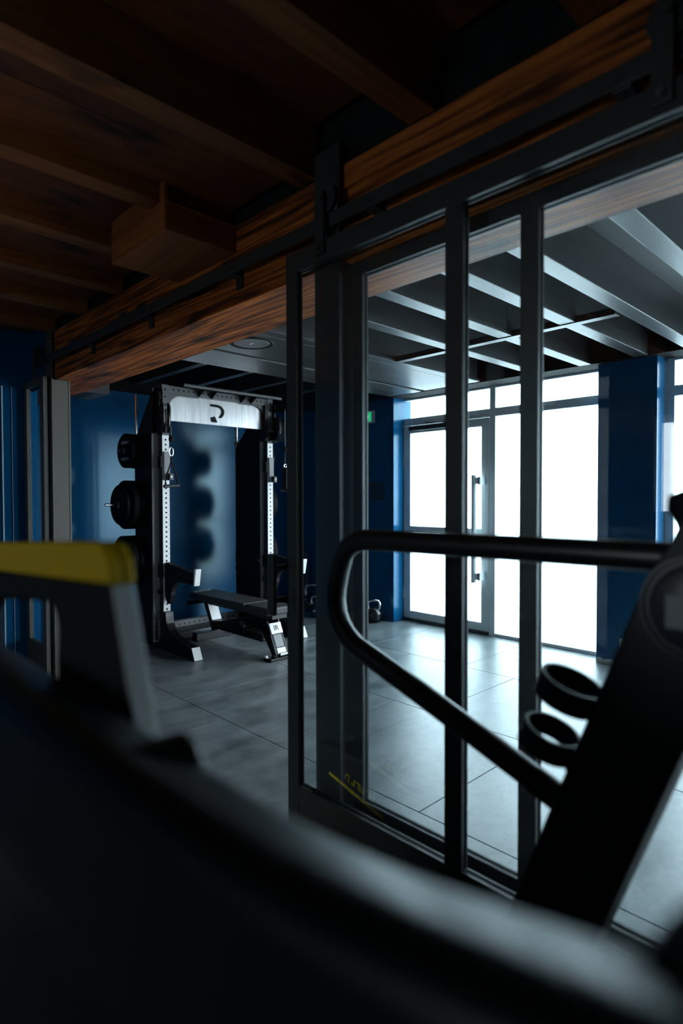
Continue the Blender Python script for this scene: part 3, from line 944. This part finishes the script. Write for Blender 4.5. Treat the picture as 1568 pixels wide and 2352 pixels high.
# ------------------------------------------------------------------ weight bench
be = thing('weight_bench', 'flat adjustable weight bench with dark pads in front of the rack', 'bench', (-4.4, 3.0, 0))
BY0, BY1 = 2.86, 3.145
pd = box('back_pad', 'pad_vinyl', be, -5.03, -4.135, BY0, BY1, 0.358, 0.42, 0.012)
box('seat_pad', 'pad_vinyl', be, -4.118, -3.80, BY0, BY1, 0.358, 0.42, 0.012)
marks('lettering', 'print_white', pd, (-4.995, 3.0, 0.4203), (0, 1, 0), (-1, 0, 0), 0.035, 8)
box('back_frame', 'steel_black', be, -4.96, -4.16, 2.96, 3.05, 0.315, 0.357, 0.003)
box('seat_frame', 'steel_black', be, -4.11, -3.83, 2.93, 3.08, 0.318, 0.357, 0.003)
MB().cyl((-4.98, 2.83, 0.325), (-4.98, 3.175, 0.325), 0.018, 14).build('back_roller', 'rubber', be)
# spine running down from the seat to the rear foot
MB().hexa([(-4.02, 2.965, 0.255), (-4.80, 2.965, 0.075), (-4.02, 3.04, 0.255), (-4.80, 3.04, 0.075), (-4.02, 2.965, 0.33), (-4.80, 2.965, 0.155), (-4.02, 3.04, 0.33), (-4.80, 3.04, 0.155)]).build('spine', 'black_gloss', be, 0.003)
box('spine_bar', 'black_gloss', be, -4.80, -4.02, 2.97, 3.035, 0.10, 0.16, 0.003)
# support strut with light front plate
MB().hexa([(-4.78, 2.95, 0.10), (-4.72, 2.95, 0.10), (-4.78, 3.055, 0.10), (-4.72, 3.055, 0.10), (-4.90, 2.95, 0.318), (-4.84, 2.95, 0.318), (-4.90, 3.055, 0.318), (-4.84, 3.055, 0.318)]).build('support_strut', 'black_gloss', be, 0.003)
MB().hexa([(-4.765, 2.953, 0.18), (-4.7615, 2.953, 0.18), (-4.765, 3.052, 0.18), (-4.7615, 3.052, 0.18), (-4.838, 2.953, 0.318), (-4.8345, 2.953, 0.318), (-4.838, 3.052, 0.318), (-4.8345, 3.052, 0.318)]).build('strut_plate', 'plate_light', be)
# notched adjustment ladder
ld = MB().hexa([(-4.75, 2.938, 0.115), (-4.25, 2.938, 0.195), (-4.75, 2.946, 0.115), (-4.25, 2.946, 0.195), (-4.75, 2.938, 0.175), (-4.25, 2.938, 0.255), (-4.75, 2.946, 0.175), (-4.25, 2.946, 0.255)]).build('ladder_plate', 'black_gloss', be)
for i in range(10):
    xx = -4.74 + i * 0.046
    zz = 0.173 + (xx + 4.75) * 0.16
    MB().box(xx, xx + 0.012, 2.935, 2.9375, zz - 0.02, zz).build('notch', 'brushed', ld)
box('ladder_end', 'brushed', ld, -4.30, -4.22, 2.9365, 2.9378, 0.205, 0.25, 0.0)
# front leg: two side plates, cross plates
for yy in (2.945, 3.06):
    MB().prism([(-4.06, 0.30), (-3.93, 0.32), (-3.795, 0.035), (-3.845, 0.018)], 1, yy - 0.005, yy + 0.005).build('leg', 'black_gloss', be, 0.002)
sl = Vector((-3.795 + 3.93, 0, 0.035 - 0.32)).normalized()


def leg_plate(name, m, a, b, y0_, y1_, off):
    o0 = Vector((-3.93, 0, 0.32)) + sl * a
    o1 = Vector((-3.93, 0, 0.32)) + sl * b
    nrm_ = Vector((-sl.z, 0, sl.x)).normalized()
    if nrm_.x < 0:
        nrm_ = -nrm_
    vs = []
    for o_ in (o0, o1):
        for yv in (y0_, y1_):
            for k_ in (0, 0.004):
                q = o_ + nrm_ * (off + k_)
                vs.append((q.x, yv, q.z))
    idx = [vs[0], vs[1], vs[2], vs[3], vs[4], vs[5], vs[6], vs[7]]
    return MB().hexa(idx).build(name, m, be, 0.001), o0, o1, nrm_


pl1, a0, a1, nv = leg_plate('badge_plate', 'plate_light', 0.055, 0.145, 2.945, 3.06, 0.012)
c0 = (a0 + a1) / 2 + nv * 0.0168
text_mesh('badge_letter', 'IR', 'print_dark', pl1, (c0.x, 3.0025, c0.z), (0, 1, 0), -sl, 0.06)
leg_plate('lower_plate', 'rack_grey', 0.150, 0.255, 2.962, 3.043, 0.004)
leg_plate('ankle_plate', 'plate_light', 0.262, 0.312, 2.96, 3.045, 0.006)
fb = box('front_foot', 'black_gloss', be, -3.85, -3.755, 2.86, 3.15, 0.0, 0.022, 0.004)
MB().cyl((-3.785, 2.97, 0.036), (-3.785, 3.15, 0.036), 0.015, 16).build('foot_tube', 'brushed', fb)
for yy in (2.872, 3.138):
    MB().lathe([(0.0, 0.018), (0.012, 0.014), (0.016, 0.0)], (-3.835, yy, 0.022), n=14).build('foot_cap', 'white_plastic', fb)
box('rear_foot', 'black_gloss', be, -4.86, -4.78, 2.80, 3.21, 0.0, 0.075, 0.005)

# ------------------------------------------------------------------ kettlebells


def kettlebell(x, y, r, ang, label, group='kettlebells on the floor by the wall', txt=None):
    t = thing('kettlebell', label, 'kettlebell', (x, y, 0), group)
    prof = [(0.0, 0.0), (r * 0.62, 0.0), (r * 0.80, 0.012)]
    prof += [(r * math.cos(math.radians(a)), r * 0.92 + r * math.sin(math.radians(a))) for a in range(-50, 75, 8)] + [(0.0, r * 1.93)]
    MB().lathe(prof, (x, y, 0), n=32).build('bell', 'black_gloss', t, smooth=True)
    ca, sa = math.cos(ang), math.sin(ang)
    path = [(-0.62, 1.55), (-0.74, 1.95), (-0.72, 2.35), (-0.55, 2.62), (0, 2.70), (0.55, 2.62), (0.72, 2.35), (0.74, 1.95), (0.62, 1.55)]
    MB().tube([(x + ca * u * r, y + sa * u * r, v * r) for u, v in path], r * 0.17, 12).build('handle', 'chrome', t, smooth=True)
    if txt:
        d = Vector((-x, -y, 0)).normalized()
        pr = Vector((-d.y, d.x, 0))
        o_ = Vector((x, y, r * 0.95)) + d * (r * 1.005)
        marks('lettering', 'print_white', t, o_, pr, (0, 0, 1), r * 0.26, txt)
    return t


kettlebell(-4.235, 4.57, 0.085, 0.9, 'black kettlebell with steel handle on the floor left of the entrance door')
kettlebell(-4.48, 4.58, 0.10, 0.5, 'larger black kettlebell behind the one left of the entrance door')
kettlebell(-4.86, 4.33, 0.085, 0.6, 'black kettlebell on the floor right of the rack foot', txt=5)
kettlebell(-5.12, 4.50, 0.115, 0.6, 'tall black kettlebell behind the one right of the rack foot', txt=4)

# ------------------------------------------------------------------ things behind the left column
rp = thing('training_rope', 'coil of pale training rope on the floor behind the grey column', 'rope', (-4.6, 1.75, 0))
path = []
for i in range(150):
    a = i * 2 * math.pi / 45
    rr = 0.16 + 0.012 * (i / 45)
    path.append((-4.62 + rr * math.cos(a), 1.80 + rr * math.sin(a), 0.015 + 0.026 * int(i / 45) + 0.0 * i))
MB().tube(path, 0.013, 8).build('coil', 'rope', rp, smooth=True)
st = thing('storage_stand', 'low black stand with green and steel grips behind the grey column', 'stand', (-4.9, 1.9, 0))
box('base', 'black_matte', st, -5.1, -4.75, 1.98, 2.16, 0.0, 0.05, 0.004)
box('post', 'black_matte', st, -4.95, -4.90, 2.04, 2.09, 0.05, 0.50, 0.003)
for zz in (0.22, 0.34, 0.46):
    MB().cyl((-4.925, 1.93, zz), (-4.925, 2.039, zz), 0.012, 12).build('hook', 'chrome', st)
MB().cyl((-4.95, 1.95, 0.30), (-4.84, 1.95, 0.30), 0.022, 14).build('grip', 'green_plastic', st)

# ------------------------------------------------------------------ treadmill beside the sliding door
tm = thing('treadmill', 'black treadmill with looped tube handrail and cup holders beside the sliding glass door', 'treadmill', (-0.5, 0.75, 0))
TY = 1.05
rail_pts = [(-0.26, 1.203)]
rail_pts += [(-0.6, 1.2015), (-0.95, 1.1995)]
ctrl = [(-1.000, 1.1985), (-1.030, 1.192), (-1.058, 1.178), (-1.078, 1.155), (-1.092, 1.120), (-1.103, 1.075), (-1.106, 1.040), (-1.100, 1.004), (-1.085, 0.975), (-1.060, 0.950), (-1.030, 0.932)]
rail_pts += ctrl + [(-0.78, 0.845), (-0.46, 0.727)]
MB().tube([(x, TY, z) for x, z in rail_pts], 0.0255, 24).build('handrail', 'tube_black', tm, smooth=True)
MB().cyl((-0.555, TY, 0.762), (-0.50, TY, 0.742), 0.0275, 24).build('rail_collar', 'tube_black', tm, smooth=True)
upr = MB().prism([(-0.315, 1.225), (-0.345, 1.175), (-0.50, 0.755), (-0.605, 0.47), (-0.75, 0.10), (-0.58, 0.10), (-0.435, 0.50), (-0.298, 0.88), (-0.16, 1.25), (-0.17, 1.30), (-0.28, 1.30)], 1, TY - 0.035, TY + 0.05)
upright = upr.build('upright', 'black_matte', tm, 0.006, seg=3)
hub = MB().lathe([(0.0, -0.014), (0.060, -0.014), (0.066, -0.010), (0.068, 0.0), (0.075, 0.0), (0.077, -0.006), (0.082, -0.006), (0.083, 0.0)], (-0.272, TY - 0.0355, 1.130), (0, 1, 0), 48).build('hub_cover', 'rack_dark', tm, smooth=True)
box('hub_label', 'rack_grey', hub, -0.312, -0.232, TY - 0.0502, TY - 0.0497, 1.098, 1.150)
MB().lathe([(0.0, 0.05), (0.020, 0.045), (0.026, 0.022), (0.018, 0.0), (0.014, -0.03)], (-0.296, TY, 1.262), (-0.2, 0, 1), 24).build('knob', 'rubber', tm, smooth=True)
uu = Vector((0.36, 0.03, 0.93)).normalized()
per = Vector((-0.93, 0, 0.37)).normalized()
for (cx, cz, R_) in ((-0.484, 0.951, 0.0565), (-0.521, 0.853, 0.0525)):
    c = Vector((cx, TY - 0.01, cz))
    MB().lathe([(R_ - 0.006, 0.022), (R_, 0.022), (R_, -0.022), (R_ - 0.006, -0.022), (R_ - 0.006, 0.022)], c, uu, 44).build('cup_ring', 'black_matte', tm, 0.001, smooth=True)
    e0 = c - per * (R_ - 0.002)
    MB().hexa([tuple(e0 - per * a + Vector((0, b, 0)) + uu * d) for d in (-0.022, 0.022) for b in (-0.02, 0.02) for a in (0.0, 0.03)]).build('cup_mount', 'black_matte', tm)
# deck between the sides
dk = box('deck', 'black_matte', tm, -1.95, 0.35, 0.47, 1.02, 0.09, 0.17, 0.01)
for i in range(30):
    xx = -1.93 + i * 0.073
    box('belt_slat', 'rubber', dk, xx, xx + 0.068, 0.52, 0.97, 0.1705, 0.182, 0.003)
box('side_cover', 'black_matte', tm, -1.95, 0.35, 1.025, 1.095, 0.012, 0.23, 0.02)
MB().prism([(-1.87, 0.106), (-1.87, 0.120), (-1.53, 0.036), (-1.53, 0.022)], 1, 1.0955, 1.0975).build('side_stripe', 'yellow_print', tm)
marks('side_lettering', 'yellow_print', tm, (-1.69, 1.0965, 0.112), (-1, 0, 0.26), (0.26, 0, 1), 0.042, 6)
box('side_cover', 'black_matte', tm, -1.95, 0.35, 0.40, 0.465, 0.012, 0.23, 0.02)
for xx in (-1.85, 0.2):
    for yy in (0.42, 1.03):
        MB().cyl((xx, yy + 0.02, 0), (xx, yy + 0.02, 0.09), 0.025, 14).build('foot', 'rubber', tm)
box('front_housing', 'black_matte', tm, 0.10, 0.38, 0.48, 1.02, 0.183, 0.42, 0.03)
MB().prism([(-0.75 + 0.95, 0.12), (0.30, 0.12), (0.02, 1.32), (-0.08, 1.32)], 1, 0.408, 0.455).build('upright', 'black_matte', tm, 0.006)

# ------------------------------------------------------------------ machine in the immediate foreground
nm = thing('exercise_machine', 'large black exercise machine with rounded shroud and yellow topped frame nearest the camera', 'exercise machine', (-0.55, 0.22, 0))
# top line of the side shroud, rising again at its front end
top = [(-1.2160, 1.0872), (-0.9120, 1.0872), (-0.6080, 1.0872), (-0.4180, 1.0872), (-0.3192, 1.0887), (-0.2584, 1.0918), (-0.2052, 1.0978), (-0.1672, 1.1039), (-0.1292, 1.1115), (-0.0912, 1.1191), (-0.0456, 1.1282), (0.0000, 1.1358), (0.0912, 1.1480)]
y_in = 0.2546
mbs = MB()
for (x, zt) in top:
    # far side, small far edge, sloping top, rounded near shoulder, faint lip, near side
    yn = y_in - 0.065
    zn = zt + 0.018
    ring = [(y_in, 0.02), (y_in, zt - 0.012), (y_in - 0.002, zt - 0.005), (y_in - 0.008, zt - 0.0005), (y_in - 0.016, zt + 0.0035), (yn + 0.012, zn - 0.002)]
    ring += [(yn + 0.004 - 0.026 * math.sin(math.radians(a)), zn - 0.026 + 0.026 * math.cos(math.radians(a))) for a in (0, 18, 36, 54, 72, 90)]
    yl = yn - 0.022
    ring += [(yl, zn - 0.09), (yl - 0.006, zn - 0.115), (yl - 0.008, zn - 0.14), (yl - 0.004, zn - 0.17), (yl + 0.01, zn - 0.21), (yl + 0.03, 0.5), (yl + 0.03, 0.02)]
    NS = len(ring)
    mbs.v += [(x, y, z) for (y, z) in ring]
for i in range(len(top) - 1):
    for j in range(NS):
        mbs.f.append((i * NS + j, i * NS + (j + 1) % NS, (i + 1) * NS + (j + 1) % NS, (i + 1) * NS + j))
mbs.f += [tuple(range(NS)), tuple((len(top) - 1) * NS + j for j in range(NS - 1, -1, -1))]
mbs.build('side_shroud', 'shroud', nm, smooth=True)
# front post rising at the right end
MB().prism([(-0.0950, 1.1024), (0.0456, 1.1024), (0.0760, 1.1936), (-0.0342, 1.1936), (-0.0722, 1.1442)], 1, 0.2280, 0.2538).build('front_post', 'shroud', nm, 0.008, seg=3)
# inverted U frame with yellow top at the left
fr = [(-1.3300, 0.9960), (-1.3300, 1.1708), (-0.6749, 1.2045), (-0.6460, 1.2060), (-0.6355, 1.2065), (-0.5776, 1.0378), (-0.5609, 0.9960), (-0.8056, 0.9960), (-0.8056, 1.1024)]
fr += arc(-0.8360, 1.1290, 0.0342, 0, 90, 6) + [(-1.1020, 1.1366), (-1.1400, 1.1100), (-1.1400, 0.9960)]
MB().prism(fr, 1, 0.2675, 0.2934).build('rear_frame', 'rubber', nm, 0.006, seg=3)
MB().prism([(-0.6350, 1.2064), (-0.6305, 1.2064), (-0.5556, 0.9960), (-0.5605, 0.9960)], 1, 0.2683, 0.2926).build('lit_frame_edge', 'edge_lit_grey', nm, 0.002)  # pale strip paints window light onto the frame's side face
MB().prism([(-1.3315, 1.1712), (-1.3315, 1.2164), (-0.6749, 1.2514), (-0.6536, 1.2483), (-0.6369, 1.2331), (-0.6285, 1.2072), (-0.6350, 1.2070), (-0.6456, 1.2066), (-0.6749, 1.2049)], 1, 0.2660, 0.2800).build('top_cap', 'yellow', nm, 0.004, seg=3)
MB().prism([(-1.3315, 1.1712), (-1.3315, 1.2170), (-0.7200, 1.2494), (-0.7200, 1.2030)], 1, 0.2804, 0.2945).build('cap_backing', 'rubber', nm, 0.003)  # dark backing added to keep the yellow out of the glass reflection
MB().prism([(-0.7195, 1.2030), (-0.7195, 1.2490), (-0.6749, 1.2514), (-0.6536, 1.2483), (-0.6369, 1.2331), (-0.6285, 1.2072), (-0.6749, 1.2049)], 1, 0.2804, 0.2945).build('cap_end', 'yellow', nm, 0.003)
MB().lathe([(0.0, -0.034), (0.03, -0.034), (0.034, -0.03), (0.034, 0.03), (0.03, 0.034), (0.0, 0.034)], (-0.448, 0.2204, 1.0697), (0, 1, 0), 32).build('pivot', 'shroud', nm, smooth=True)
